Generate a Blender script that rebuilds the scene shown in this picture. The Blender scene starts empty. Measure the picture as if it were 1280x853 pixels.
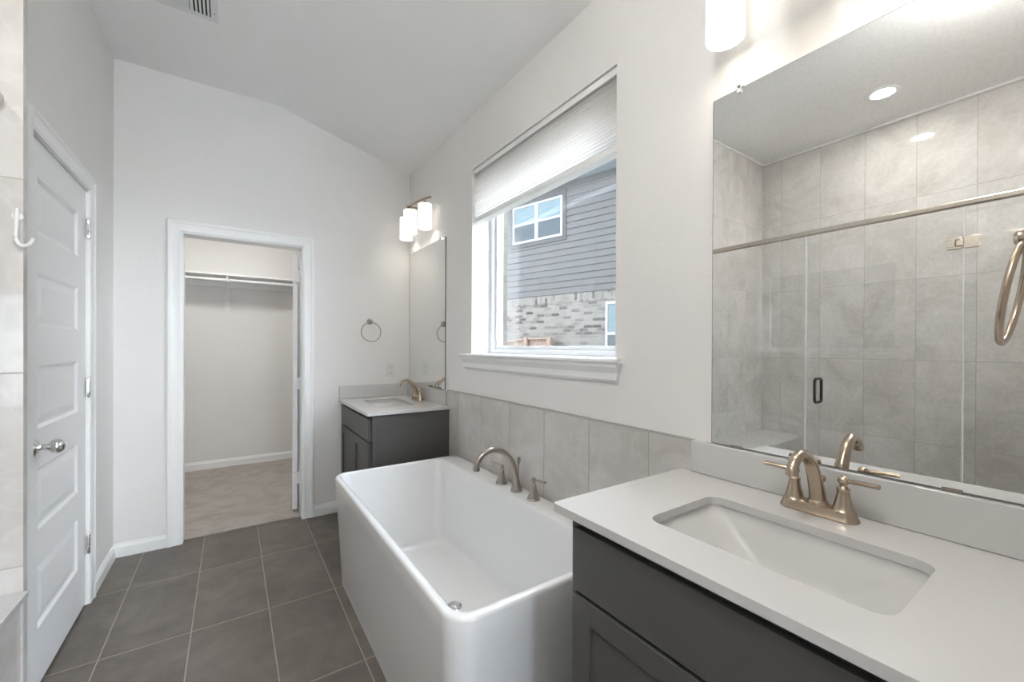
import bpy, bmesh, math, random
from mathutils import Vector, Matrix
from math import sin, cos, pi, radians
random.seed(4)
scn = bpy.context.scene
C = scn.collection

# ------------------------------------------------------------------ camera
F_PX, YAW, PITCH, ROLL, SY = 516.03, .5962, -.0035, .0042, 9.1676
cam_d = bpy.data.cameras.new('camera'); cam = bpy.data.objects.new('camera', cam_d); C.objects.link(cam)
cam_d.sensor_fit = 'HORIZONTAL'; cam_d.sensor_width = 36; cam_d.lens = F_PX*36/1280
cam_d.shift_y = SY/1280; cam_d.clip_start = .02; cam_d.clip_end = 200
fw = Vector((sin(YAW)*cos(PITCH), cos(YAW)*cos(PITCH), sin(PITCH)))
rt = Vector((cos(YAW), -sin(YAW), 0)); up = rt.cross(fw)
r2 = rt*cos(ROLL)+up*sin(ROLL); u2 = -rt*sin(ROLL)+up*cos(ROLL)
M = Matrix((r2, u2, -fw)).transposed().to_4x4(); M.translation = (0, 0, 1.314)
cam.matrix_world = M
scn.camera = cam
# ------------------------------------------------------------------ exposure, world, daylight
vs = scn.view_settings
vs.view_transform = 'Standard'; vs.look = 'None'; vs.gamma = 1; vs.use_curve_mapping = False
vs.exposure = 2.05
SKY = 3.6           # overcast sky
K_CAN = 45           # radiance of a recessed lamp lens
K_SHADE = .21        # radiance of the vanity lamp glass
K_FILL = 14          # radiance of the added fill dome over the doorway
K_BULB = 7
K_CLOSET = 15
w = bpy.data.worlds.new('sky'); scn.world = w; w.use_nodes = True
wn = w.node_tree.nodes; wl = w.node_tree.links
bg = wn['Background']
tc = wn.new('ShaderNodeTexCoord'); nz = wn.new('ShaderNodeTexNoise'); nz.inputs['Scale'].default_value = 2.2; nz.inputs['Detail'].default_value = 5
cr = wn.new('ShaderNodeValToRGB'); cr.color_ramp.elements[0].position = .42; cr.color_ramp.elements[1].position = .6
cr.color_ramp.elements[0].color = (.68, .80, .96, 1); cr.color_ramp.elements[1].color = (.90, .95, 1, 1)
wl.new(tc.outputs['Generated'], nz.inputs['Vector']); wl.new(nz.outputs['Fac'], cr.inputs['Fac']); wl.new(cr.outputs['Color'], bg.inputs['Color'])
bg.inputs['Strength'].default_value = SKY
# ------------------------------------------------------------------ measures (metres)
XR, XL, YB = 1.279, -.604, 3.485      # window wall, door wall, closet wall
ZC, ZS, XRDG = 3.08, 2.80, .285       # flat ceiling, low edge of slope, ridge line
YS, XSB, XP = 1.945, -1.69, -.545     # shower end wall, shower back wall, end wall nib
CTZ = .90                             # counter top height

# ------------------------------------------------------------------ node helpers
class NT:
    def __init__(s, name):
        s.m = bpy.data.materials.new(name); s.m.use_nodes = True
        s.t = s.m.node_tree; s.n = s.t.nodes; s.b = s.n['Principled BSDF']; s.out = s.n['Material Output']
    def new(s, k, **kw):
        x = s.n.new(k)
        for a, v in kw.items(): setattr(x, a, v)
        return x
    def lk(s, a, b): s.t.links.new(a, b)
    def val(s, sock, v):
        if hasattr(v, 'links') or hasattr(v, 'is_linked'): s.lk(v, sock)
        else: sock.default_value = v
    def math(s, op, a, b=None):
        x = s.new('ShaderNodeMath', operation=op); s.val(x.inputs[0], a)
        if b is not None: s.val(x.inputs[1], b)
        return x.outputs[0]
    def mix(s, f, a, b, mode='MIX'):
        x = s.new('ShaderNodeMix', data_type='RGBA', blend_type=mode)
        s.val(x.inputs[0], f); s.val(x.inputs[6], a); s.val(x.inputs[7], b); return x.outputs[2]
    def noise(s, vec, scale, det=4, dist=0, rough=.5):
        x = s.new('ShaderNodeTexNoise'); s.lk(vec, x.inputs['Vector']); x.inputs['Scale'].default_value = scale
        x.inputs['Detail'].default_value = det; x.inputs['Distortion'].default_value = dist; x.inputs['Roughness'].default_value = rough
        return x.outputs['Fac']
    def ramp(s, f, stops):
        x = s.new('ShaderNodeValToRGB'); s.lk(f, x.inputs['Fac']); e = x.color_ramp.elements
        while len(e) < len(stops): e.new(.5)
        for k, (p, c) in enumerate(stops): e[k].position = p; e[k].color = (*c, 1) if len(c) == 3 else c
        return x.outputs['Color']
    def pos(s):
        g = s.new('ShaderNodeNewGeometry'); return g.outputs['Position']
    def xyz(s, v):
        x = s.new('ShaderNodeSeparateXYZ'); s.lk(v, x.inputs[0]); return x.outputs
    def bump(s, h, st, dist=.01):
        x = s.new('ShaderNodeBump'); s.lk(h, x.inputs['Height']); x.inputs['Strength'].default_value = st; x.inputs['Distance'].default_value = dist
        s.lk(x.outputs['Normal'], s.b.inputs['Normal'])
def plain(name, col, rough=.5, metal=0, bump=0, bscale=60, spec=.5, coat=0):
    n = NT(name); n.b.inputs['Roughness'].default_value = rough; n.b.inputs['Metallic'].default_value = metal
    n.b.inputs['Specular IOR Level'].default_value = spec; n.b.inputs['Coat Weight'].default_value = coat
    f = n.noise(n.pos(), 3, 3)
    c = n.mix(f, tuple(x*.985 for x in col)+(1,), tuple(min(1, x*1.015) for x in col)+(1,)); n.lk(c, n.b.inputs['Base Color'])
    if bump: n.bump(n.noise(n.pos(), bscale, 5), bump, .004)
    return n.m
def tiles(name, ua, va, tu, tv, ou, ov, grout, gcol, paint, rough, stagger=0, bumpd=.002):
    """rectangular tiles in world coordinates; ua/va are the axes 0..2"""
    n = NT(name); p = n.pos(); s = n.xyz(p)
    u = n.math('DIVIDE', n.math('SUBTRACT', s[ua], ou), tu)
    v = n.math('DIVIDE', n.math('SUBTRACT', s[va], ov), tv)
    if stagger: v = n.math('ADD', v, n.math('MULTIPLY', n.math('FLOOR', u), stagger))
    iu, iv = n.math('FLOOR', u), n.math('FLOOR', v)
    def edge(x, t):
        fr = n.math('FRACT', x); d = n.math('MULTIPLY', n.math('MINIMUM', fr, n.math('SUBTRACT', 1.0, fr)), t); return d
    d = n.math('MINIMUM', edge(u, tu), edge(v, tv))
    g = n.new('ShaderNodeMapRange'); n.lk(d, g.inputs[0]); g.inputs[1].default_value = grout*.42; g.inputs[2].default_value = grout*.62
    g.inputs[3].default_value = 1; g.inputs[4].default_value = 0
    cmb = n.new('ShaderNodeCombineXYZ'); n.lk(iu, cmb.inputs[0]); n.lk(iv, cmb.inputs[1])
    wn_ = n.new('ShaderNodeTexWhiteNoise'); wn_.noise_dimensions = '3D'; n.lk(cmb.outputs[0], wn_.inputs['Vector'])
    off = n.new('ShaderNodeVectorMath', operation='SCALE'); n.lk(wn_.outputs['Color'], off.inputs[0]); off.inputs['Scale'].default_value = 9
    add = n.new('ShaderNodeVectorMath', operation='ADD'); n.lk(p, add.inputs[0]); n.lk(off.outputs[0], add.inputs[1])
    col = paint(n, add.outputs[0], wn_.outputs['Value'])
    n.lk(n.mix(g.outputs[0], col, (*gcol, 1)), n.b.inputs['Base Color'])
    rr = n.math('ADD', n.math('MULTIPLY', g.outputs[0], .4), rough); n.lk(rr, n.b.inputs['Roughness'])
    n.bump(n.math('SUBTRACT', 1.0, g.outputs[0]), .5, bumpd)
    return n.m
def paint_floor(n, v, r):
    f = n.noise(v, 4.5, 8, .5, .62); f2 = n.noise(v, 22, 4)
    c = n.ramp(f, [(.28, (.082, .065, .051)), (.5, (.135, .112, .091)), (.72, (.205, .178, .150))])
    c = n.mix(.25, c, n.ramp(f2, [(.3, (.08, .066, .053)), (.7, (.16, .138, .117))]))
    return n.mix(n.math('MULTIPLY', r, .25), c, (.105, .088, .072, 1))
def paint_marble(n, v, r):
    f = n.noise(v, 2.3, 7, 1.4, .55)
    c = n.ramp(f, [(.28, (.50, .47, .435)), (.5, (.60, .575, .545)), (.7, (.69, .67, .64))])
    vn = n.noise(v, 3.1, 3, 2.2, .5)
    ve = n.math('ABSOLUTE', n.math('SUBTRACT', vn, .5))
    m = n.ramp(ve, [(0, (1, 1, 1)), (.02, (.45, .45, .45)), (.07, (0, 0, 0))])
    c = n.mix(n.math('MULTIPLY', m, .22), c, (.8, .785, .76, 1))
    return n.mix(n.math('MULTIPLY', r, .22), c, (.54, .51, .475, 1))
def emit(name, col, st, base=(.9, .9, .88)):
    n = NT(name); n.b.inputs['Base Color'].default_value = (*base, 1); n.b.inputs['Emission Color'].default_value = (*col, 1)
    n.b.inputs['Emission Strength'].default_value = st; n.b.inputs['Roughness'].default_value = .35; return n.m
def metal(name, col, rough, scale=(1, 1, 1)):
    n = NT(name); n.b.inputs['Metallic'].default_value = 1
    f = n.noise(n.pos(), 140, 3); n.lk(n.ramp(f, [(.3, tuple(c*.93 for c in col)), (.7, col)]), n.b.inputs['Base Color'])
    n.b.inputs['Roughness'].default_value = rough; return n.m
def glass(name, tint, ior=1.5):
    n = NT(name); n.n.remove(n.b)
    tr = n.new('ShaderNodeBsdfTransparent'); tr.inputs[0].default_value = (*tint, 1)
    gl = n.new('ShaderNodeBsdfGlossy'); gl.inputs['Roughness'].default_value = 0; gl.inputs[0].default_value = (1, 1, 1, 1)
    fr = n.new('ShaderNodeFresnel'); gb = n.new('ShaderNodeNewGeometry')
    n.lk(n.math('ADD', n.math('MULTIPLY', gb.outputs['Backfacing'], 1/ior-ior), ior), fr.inputs['IOR'])
    mx = n.new('ShaderNodeMixShader'); n.lk(fr.outputs[0], mx.inputs[0]); n.lk(tr.outputs[0], mx.inputs[1]); n.lk(gl.outputs[0], mx.inputs[2])
    n.lk(mx.outputs[0], n.out.inputs[0]); return n.m

M_WALL = plain('wall_paint', (.80, .785, .765), .75, bump=.25, bscale=90, spec=.3)
M_CEIL = plain('ceiling_paint', (.91, .90, .885), .8, bump=.2, bscale=80, spec=.25)
M_TRIM = plain('white_trim_paint', (.86, .86, .85), .35)
M_DOOR = plain('white_door_paint', (.86, .86, .86), .38)
M_FLOOR = tiles('floor_tile', 0, 1, .308, .6136, -.4603, 2.998, .0045, (.36, .32, .28), paint_floor, .36)
M_TUBTILE = tiles('surround_tile', 1, 2, .307, .61, .973, .5, .0036, (.36, .335, .31), paint_marble, .09)
M_SHB = tiles('shower_tile_back', 1, 2, .305, .61, .252, .005, .0035, (.42, .40, .37), paint_marble, .05)
M_SHE = tiles('shower_tile_end', 0, 2, .305, .61, -1.69, .005, .0035, (.42, .40, .37), paint_marble, .05)
M_SHF = plain('shower_floor', (.55, .52, .48), .4)
M_QZ = plain('white_quartz', (.60, .592, .58), .16, spec=.5)
M_CER = plain('white_ceramic', (.60, .592, .578), .3, coat=0)
M_ACR = plain('white_acrylic', (.80, .80, .795), .10, coat=.5)
M_CAB = plain('grey_cabinet_paint', (.086, .083, .078), .42)
M_CABD = plain('cabinet_inside', (.02, .018, .016), .7)
M_NI = metal('brushed_nickel', (.50, .41, .32), .27)
M_NI2 = metal('satin_nickel', (.45, .41, .365), .28)
M_CH = metal('polished_chrome', (.75, .75, .75), .12)
M_BLK = plain('dark_bronze', (.03, .028, .027), .3, metal=.6)
M_RAIL = metal('bright_nickel', (.74, .68, .60), .22)
M_MIR = metal('mirror_silver', (.9, .91, .905), 0.0); M_MIR.node_tree.nodes['Principled BSDF'].inputs['Roughness'].default_value = 0
M_MIRE = plain('mirror_edge', (.04, .05, .048), .3)
M_GL = glass('shower_glass', (.985, .99, .988)); M_PANE = glass('window_glass', (.97, .98, .985))
M_CLR = plain('clear_plastic', (.72, .72, .72), .1)
M_SEAL = plain('glass_edge', (.68, .69, .68), .2)
M_SHADE = emit('lamp_glass', (1, .95, .87), K_SHADE)
M_BULB = emit('bulb_glow', (1, .92, .82), K_BULB)
M_CAN = emit('recessed_lens', (1, .965, .92), K_CAN)
M_FILL = emit('fill_dome_lens', (1, .985, .965), K_FILL)
M_CLO = emit('closet_lens', (1, .98, .95), K_CLOSET)
M_VENT = plain('vent_white', (.78, .78, .77), .5); M_EDGE = plain('tile_edge_trim', (.42, .41, .39), .4); M_DARK = plain('duct_dark', (.012, .012, .012), .9)
M_OUT = plain('outlet_plastic', (.74, .735, .72), .35)
def m_carpet():
    n = NT('closet_carpet'); f = n.noise(n.pos(), 5, 6, 1.2, .6); g = n.noise(n.pos(), 260, 2)
    c = n.ramp(f, [(.35, (.40, .355, .315)), (.6, (.56, .515, .47))]); n.lk(n.mix(.35, c, n.ramp(g, [(.3, (.36, .32, .28)), (.7, (.64, .6, .55))])), n.b.inputs['Base Color'])
    n.b.inputs['Roughness'].default_value = .95; n.bump(g, .7, .01); return n.m
M_CARPET = m_carpet()
def m_shade_fabric():
    n = NT('cellular_fabric'); n.b.inputs['Base Color'].default_value = (.78, .765, .745, 1); n.b.inputs['Roughness'].default_value = .8
    tl = n.new('ShaderNodeBsdfTranslucent'); tl.inputs[0].default_value = (.93, .91, .885, 1)
    mx = n.new('ShaderNodeMixShader'); mx.inputs[0].default_value = .72
    n.lk(n.b.outputs[0], mx.inputs[1]); n.lk(tl.outputs[0], mx.inputs[2]); n.lk(mx.outputs[0], n.out.inputs[0]); return n.m
M_FAB = m_shade_fabric()
def m_brick(name, rot90=False, c1=(0.0900, 0.0817, 0.0722), c2=(0.0189, 0.0160, 0.0142), mortar=(0.0995, 0.0924, 0.0829), use='obj', dark=.35):
    n = NT(name); t = n.new('ShaderNodeTexCoord'); s = n.xyz(t.outputs['Object'])
    cb = n.new('ShaderNodeCombineXYZ')
    a, b = (s[2], s[1]) if rot90 else (n.math('ADD', s[1], s[0]), s[2])
    n.lk(a, cb.inputs[0]); n.lk(b, cb.inputs[1])
    br = n.new('ShaderNodeTexBrick'); n.lk(cb.outputs[0], br.inputs['Vector'])
    br.inputs['Scale'].default_value = 1; br.inputs['Brick Width'].default_value = .205; br.inputs['Row Height'].default_value = .07
    br.inputs['Mortar Size'].default_value = .005; br.inputs['Color1'].default_value = (0, 0, 0, 1); br.inputs['Color2'].default_value = (1, 1, 1, 1)
    br.inputs['Mortar'].default_value = (.5, .5, .5, 1); br.inputs['Mortar Smooth'].default_value = .1
    c = n.ramp(br.outputs['Color'], [(0, c2), (.24, tuple((x+y)/2 for x, y in zip(c2, c1))), (.36, c1), (.75, tuple(min(1, x*1.13) for x in c1)), (1, tuple(x*.72 for x in c1))])
    c = n.mix(n.math('MULTIPLY', n.noise(t.outputs['Object'], 18, 5), .35), c, tuple(x*.78 for x in c1)+(1,))
    n.lk(n.mix(br.outputs['Fac'], c, (*mortar, 1)), n.b.inputs['Base Color']); n.b.inputs['Roughness'].default_value = .9; n.b.inputs['Specular IOR Level'].default_value = .1
    n.bump(n.math('SUBTRACT', 1.0, br.outputs['Fac']), .6, .01); return n.m
M_BRICK = m_brick('pale_brick'); M_SOLD = m_brick('soldier_brick', True)
M_BRICKT = m_brick('tan_brick', c1=(0.1008, 0.0928, 0.0720), c2=(0.0752, 0.0672, 0.0512), mortar=(0.1072, 0.1008, 0.0880))
M_SID = plain('grey_lap_siding', (.050, .0475, .046), .6, bump=.2, bscale=40, spec=.08)
M_STRIM = plain('charcoal_house_trim', (0.0352, 0.0344, 0.0336), .6, spec=.08)
M_SOFF = plain('soffit_grey', (0.1280, 0.1408, 0.1536), .6, spec=.08)
M_ROOF = plain('roof_shingle', (0.0800, 0.0800, 0.0848), .9, bump=.5, bscale=50)
M_VIN = plain('white_vinyl', (.78, .79, .80), .35)
M_NFR = plain('house_window_frame', (0.1760, 0.1824, 0.1888), .6, spec=.1)
def m_blinds(nm, k):
    n = NT(nm); n.b.inputs['Specular IOR Level'].default_value = .25; s = n.xyz(n.pos()); f = n.math('FRACT', n.math('MULTIPLY', s[2], 20.0))
    n.lk(n.ramp(f, [(0, (.03*k, .05*k, .055*k)), (.35, (.05*k, .08*k, .09*k)), (.9, (.068*k, .108*k, .12*k)), (1, (.03*k, .05*k, .055*k))]), n.b.inputs['Base Color'])
    n.b.inputs['Roughness'].default_value = .06; return n.m
M_BL = m_blinds('window_blind_glass', .7); M_BLD = m_blinds('window_screen_glass', .18)
def m_wood():
    n = NT('cedar_fence'); t = n.new('ShaderNodeTexCoord'); mp = n.new('ShaderNodeMapping'); mp.inputs['Scale'].default_value = (1, 1, .12)
    n.lk(t.outputs['Object'], mp.inputs[0]); f = n.noise(mp.outputs[0], 30, 5, 1)
    n.lk(n.ramp(f, [(.3, (0.0720, 0.0432, 0.0272)), (.6, (0.1360, 0.0928, 0.0672)), (.8, (0.1840, 0.1520, 0.1216))]), n.b.inputs['Base Color']); n.b.inputs['Roughness'].default_value = .85; return n.m
M_WOOD = m_wood()
def m_grass():
    n = NT('lawn'); f = n.noise(n.pos(), 14, 5); n.lk(n.ramp(f, [(.3, (.06, .06, .045)), (.7, (.11, .11, .08))]), n.b.inputs['Base Color']); n.b.inputs['Roughness'].default_value = .9; return n.m
M_GRASS = m_grass()

# ------------------------------------------------------------------ mesh helpers
def finish(bm, name, mat, parent=None, smooth=True, bevel=0, seg=2, recalc=True, ang=35):
    if recalc: bmesh.ops.recalc_face_normals(bm, faces=bm.faces)
    me = bpy.data.meshes.new(name); bm.to_mesh(me); bm.free()
    me.materials.append(mat)
    if smooth:
        me.polygons.foreach_set('use_smooth', [True]*len(me.polygons))
        me.set_sharp_from_angle(angle=radians(ang))
    o = bpy.data.objects.new(name, me); C.objects.link(o)
    if bevel:
        b = o.modifiers.new('bevel', 'BEVEL'); b.width = bevel; b.segments = seg; b.limit_method = 'ANGLE'; b.angle_limit = radians(40); b.harden_normals = False
    if parent: o.parent = parent
    return o
def BM(): return bmesh.new()
def box(bm, a, b):
    x0, y0, z0 = a; x1, y1, z1 = b
    v = [bm.verts.new(p) for p in ((x0, y0, z0), (x1, y0, z0), (x1, y1, z0), (x0, y1, z0), (x0, y0, z1), (x1, y0, z1), (x1, y1, z1), (x0, y1, z1))]
    for f in ((3, 2, 1, 0), (4, 5, 6, 7), (0, 1, 5, 4), (1, 2, 6, 5), (2, 3, 7, 6), (3, 0, 4, 7)): bm.faces.new([v[i] for i in f])
    return bm
def boxes(*ab):
    bm = BM()
    for a, b in ab: box(bm, a, b)
    return bm
def prism(bm, pts, d):
    """pts: planar polygon of 3D points, d: extrusion vector"""
    d = Vector(d); A = [bm.verts.new(p) for p in pts]; B = [bm.verts.new(Vector(p)+d) for p in pts]
    n = len(pts); bm.faces.new(A); bm.faces.new(B[::-1])
    for i in range(n): bm.faces.new((A[i], A[(i+1) % n], B[(i+1) % n], B[i]))
    return bm
def lathe(bm, prof, c=(0, 0, 0), ax=(0, 0, 1), seg=32, cap=True):
    """prof: [(r, h)] along axis ax from centre c"""
    ax = Vector(ax).normalized(); t = Vector((1, 0, 0)) if abs(ax.x) < .9 else Vector((0, 1, 0))
    u = ax.cross(t).normalized(); v = ax.cross(u); c = Vector(c); R = []
    for r, h in prof: R.append([bm.verts.new(c+ax*h+(u*cos(2*pi*k/seg)+v*sin(2*pi*k/seg))*max(r, 1e-4)) for k in range(seg)])
    for a, b in zip(R, R[1:]):
        for k in range(seg): bm.faces.new((a[k], a[(k+1) % seg], b[(k+1) % seg], b[k]))
    if cap: bm.faces.new(R[0][::-1]); bm.faces.new(R[-1])
    return bm
def catmull(P, n=8):
    P = [Vector(p) for p in P]; Q = [P[0]*2-P[1]]+P+[P[-1]*2-P[-2]]; out = []
    for i in range(1, len(Q)-2):
        for k in range(n):
            t = k/n; a, b, c, d = Q[i-1:i+3]
            out.append(.5*((2*b)+(c-a)*t+(2*a-5*b+4*c-d)*t*t+(3*b-a-3*c+d)*t**3))
    out.append(P[-1]); return out
def sweep(bm, path, rad, seg=16, side=None, closed=False):
    """tube along path; rad(t) -> (a,b): half width along 'side' and across"""
    n = len(path); R = []; N = None
    for i, p in enumerate(path):
        if closed: T = (path[(i+1) % n]-path[i-1]).normalized()
        else: T = (path[min(i+1, n-1)]-path[max(i-1, 0)]).normalized()
        s = Vector(side) if side else Vector((0, 0, 1))
        if abs(T.dot(s)) > .98: s = Vector((0, 1, 0))
        s = (s-T*s.dot(T)).normalized(); q = T.cross(s); a, b = rad(i/(n-1))
        R.append([bm.verts.new(p+s*a*cos(2*pi*k/seg)+q*b*sin(2*pi*k/seg)) for k in range(seg)])
    m = n if closed else n-1
    for i in range(m):
        A, B = R[i], R[(i+1) % n]
        for k in range(seg): bm.faces.new((A[k], A[(k+1) % seg], B[(k+1) % seg], B[k]))
    if not closed: bm.faces.new(R[0][::-1]); bm.faces.new(R[-1])
    return bm
def rrect(x0, x1, y0, y1, z, r, n=8):
    P = []
    for cx, cy, a0 in ((x1-r, y1-r, 0), (x0+r, y1-r, 90), (x0+r, y0+r, 180), (x1-r, y0+r, 270)):
        for k in range(n+1):
            a = radians(a0+90*k/n); P.append((cx+r*cos(a), cy+r*sin(a), z))
    return P
def loft(bm, rings, cap0=True, cap1=True):
    R = [[bm.verts.new(p) for p in r] for r in rings]; n = len(R[0])
    for a, b in zip(R, R[1:]):
        for k in range(n): bm.faces.new((a[k], a[(k+1) % n], b[(k+1) % n], b[k]))
    if cap0: bm.faces.new(R[0][::-1])
    if cap1: bm.faces.new(R[-1])
    return bm
def slab_hole(outer, inner, t):
    """flat slab with a hole: outer/inner loops at the top height, thickness t downwards"""
    bm = BM(); E = []; loops = []
    for L in (outer, inner):
        V = [bm.verts.new(p) for p in L]; loops.append(V)
        E += [bm.edges.new((V[i], V[(i+1) % len(V)])) for i in range(len(V))]
    bmesh.ops.triangle_fill(bm, use_beauty=True, edges=E, use_dissolve=False)
    top = list(bm.faces)
    r = bmesh.ops.extrude_face_region(bm, geom=top)
    vv = [g for g in r['geom'] if isinstance(g, bmesh.types.BMVert)]
    bmesh.ops.translate(bm, verts=vv, vec=(0, 0, -t))
    return bm
def thing(name, label, cat, loc=(0, 0, 0), rotz=0, group=None):
    o = bpy.data.objects.new(name, None); C.objects.link(o); o.location = loc; o.rotation_euler = (0, 0, rotz)
    o.empty_display_size = .1; o['label'] = label; o['category'] = cat
    if group: o['group'] = group
    return o
def tag(o, label, cat, group=None):
    o['label'] = label; o['category'] = cat
    if group: o['group'] = group
    return o
def struct(name, bm, mat, **k):
    o = finish(bm, name, mat, **k); o['kind'] = 'structure'; return o
def copy_tree(o, parent=None):
    c = o.copy(); C.objects.link(c)
    if parent: c.parent = parent
    for ch in o.children: copy_tree(ch, c)
    return c
def recenter(o):
    """moves a one-mesh object's origin to the base of its mesh"""
    vs_ = [v.co for v in o.data.vertices]
    c = Vector((sum(v.x for v in vs_)/len(vs_), sum(v.y for v in vs_)/len(vs_), min(v.z for v in vs_)))
    o.data.transform(Matrix.Translation(-c)); o.location = c; return o

# ------------------------------------------------------------------ room shell
WT = .12
struct('floor', boxes(((XSB-.1, -.2, -.1), (XR+.1, YB+.05, 0))), M_FLOOR, smooth=False)
# back wall with closet opening and sloped top
OX0, OX1, OZ = -.266, .439, 2.056
bm = BM()
box(bm, (-.72, YB, 0), (OX0-.018, YB+WT, ZC)); 
prism(bm, [(OX0-.018, YB, OZ+.018), (OX1+.018, YB, OZ+.018), (OX1+.018, YB, ZC-(OX1+.018-XRDG)/(XR-XRDG)*(ZC-ZS)), (XRDG, YB, ZC), (OX0-.018, YB, ZC)], (0, WT, 0))
prism(bm, [(OX1+.018, YB, 0), (XR, YB, 0), (XR, YB, ZS), (OX1+.018, YB, ZC-(OX1+.018-XRDG)/(XR-XRDG)*(ZC-ZS))], (0, WT, 0))
struct('wall_back', bm, M_WALL, smooth=False)
# window wall
WY0, WY1, WZ0, WZ1 = 1.143, 2.347, 1.27, 2.455
XO = 1.50
struct('wall_right', boxes(((XR, -.2, 0), (XO, WY0, ZS)), ((XR, WY1, 0), (XO, YB+WT, ZS)), ((XR, WY0, 0), (XO, WY1, WZ0-.022)), ((XR, WY0, WZ1), (XO, WY1, ZS))), M_WALL, smooth=False)
# door wall between shower and back wall, with door opening
DY0, DY1, DZ = 2.205, 2.925, 2.09
struct('wall_left', boxes(((XL-.11, YS+.03, 0), (XL, DY0-.022, ZC)), ((XL-.11, DY1+.022, 0), (XL, YB, ZC)), ((XL-.11, DY0-.022, DZ+.022), (XL, DY1+.022, ZC))), M_WALL, smooth=False)
# near walls around the camera's doorway, header raised to let in rear light
struct('wall_near_right', boxes(((.68, -.08, 0), (XR, .04, ZS))), M_WALL, smooth=False)
bm = boxes(((XSB-.11, -.08, 0), (-.47, .04, ZC)), ((-.47, -.08, 2.62), (XRDG, .04, ZC)))
prism(bm, [(XRDG, -.08, 2.62), (.68, -.08, 2.62), (.68, -.08, ZC-(.68-XRDG)/(XR-XRDG)*(ZC-ZS)), (XRDG, -.08, ZC)], (0, .12, 0))
prism(bm, [(.68, -.08, ZS), (XR, -.08, ZS), (.68, -.08, ZC-(.68-XRDG)/(XR-XRDG)*(ZC-ZS))], (0, .12, 0))
struct('wall_near_left', bm, M_WALL, smooth=False)
# ceiling: flat part over shower and room, slope down to the window wall
bm = BM()
prism(bm, [(XSB-.11, -.08, ZC), (XRDG, -.08, ZC), (XR+.2, -.08, ZS-.2/(XR-XRDG)*(ZC-ZS)), (XR+.2, -.08, ZC+.12), (XSB-.11, -.08, ZC+.12)], (0, YB+WT+.08, 0))
struct('ceiling', bm, M_CEIL, smooth=False)
# shower walls
struct('wall_shower_back', boxes(((XSB-.11, .04, 0), (XSB, YS, ZC))), M_SHB, smooth=False)
struct('wall_shower_end', boxes(((XSB-.11, YS, 0), (XP, YS+.03, ZC))), M_SHE, smooth=False)
struct('trim_1', boxes(((XSB, YS-.006, ZC-.012), (XP-.1, YS, ZC)), ((XSB, .05, ZC-.012), (XSB+.006, YS-.006, ZC))), M_TRIM, smooth=False)
# unseen room behind the camera, added with a window opening to bring in daylight
struct('wall_rear', boxes(((-2.6, -3.3, 0), (.10, -3.2, 2.74)), ((2.0, -3.3, 0), (2.2, -3.2, 2.74)), ((.10, -3.3, 0), (2.0, -3.2, .2)), ((.10, -3.3, 1.9), (2.0, -3.2, 2.74))), M_WALL, smooth=False)
struct('wall_rear_left', boxes(((-2.7, -3.3, 0), (-2.6, -.08, 2.74))), M_WALL, smooth=False)
struct('wall_rear_right', boxes(((2.2, -3.3, 0), (2.3, -.2, 2.74))), M_WALL, smooth=False)
struct('wall_rear_front', boxes(((XO, -.2, 0), (2.3, -.08, 2.74)), ((-2.7, -.08, 0), (XSB-.11, .04, 2.74))), M_WALL, smooth=False)
struct('ceiling_rear', boxes(((-2.7, -3.3, 2.74), (2.3, -.08, 2.84))), M_CEIL, smooth=False)
struct('floor_rear', boxes(((-2.7, -3.3, -.1), (2.3, -.2, 0))), M_CARPET, smooth=False)
# closet
CXA, CXB, CYB, CZ = -1.3, 1.15, 5.42, 2.74
struct('wall_closet_back', boxes(((CXA, CYB, 0), (CXB, CYB+.1, CZ))), M_WALL, smooth=False)
struct('wall_closet_left', boxes(((CXA-.1, YB, 0), (CXA, CYB+.1, CZ)), ((CXA, YB+.02, 0), (-.72, YB+WT, CZ))), M_WALL, smooth=False)
struct('wall_closet_right', boxes(((CXB, YB+WT, 0), (CXB+.1, CYB+.1, CZ))), M_WALL, smooth=False)
struct('ceiling_closet', boxes(((CXA-.1, YB+WT, CZ), (CXB+.1, CYB+.1, CZ+.1))), M_CEIL, smooth=False)
struct('floor_closet', boxes(((CXA-.1, YB+.055, -.1), (CXB+.1, CYB+.1, .008))), M_CARPET, smooth=False)
# back side of the room behind door_1 so no light leaks in
struct('wall_left_outer', boxes(((-1.3, YS+.03, 0), (-1.2, YB, ZC))), M_WALL, smooth=False)
struct('ceiling_left_outer', boxes(((-1.3, YS+.03, ZC-.1), (XL-.11, YB, ZC))), M_CEIL, smooth=False)

def base_profile(h=.085, t=.014): return [(0, 0), (t, 0), (t, h*.72), (t*.75, h*.80), (t*.55, h*.86), (t*.4, h*.97), (t*.2, h), (0, h)]
def baseboard(name, p, q, nrm, h=.085):
    p = Vector(p); q = Vector(q); nrm = Vector(nrm); bm = BM()
    prism(bm, [p+nrm*a+Vector((0, 0, b)) for a, b in base_profile(h)], q-p)
    return struct(name, bm, M_TRIM, ang=25)
baseboard('baseboard_back_left', (XL, YB, 0), (OX0-.085, YB, 0), (0, -1, 0))
baseboard('baseboard_back_right', (OX1+.085, YB, 0), (.74, YB, 0), (0, -1, 0))
baseboard('baseboard_left', (XL, DY1+.085, 0), (XL, YB-.014, 0), (1, 0, 0))
baseboard('baseboard_closet', (CXA, CYB, .008), (CXB, CYB, .008), (0, -1, 0))
baseboard('baseboard_closet_right', (CXB, YB+WT, .008), (CXB, CYB-.014, .008), (-1, 0, 0))

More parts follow.
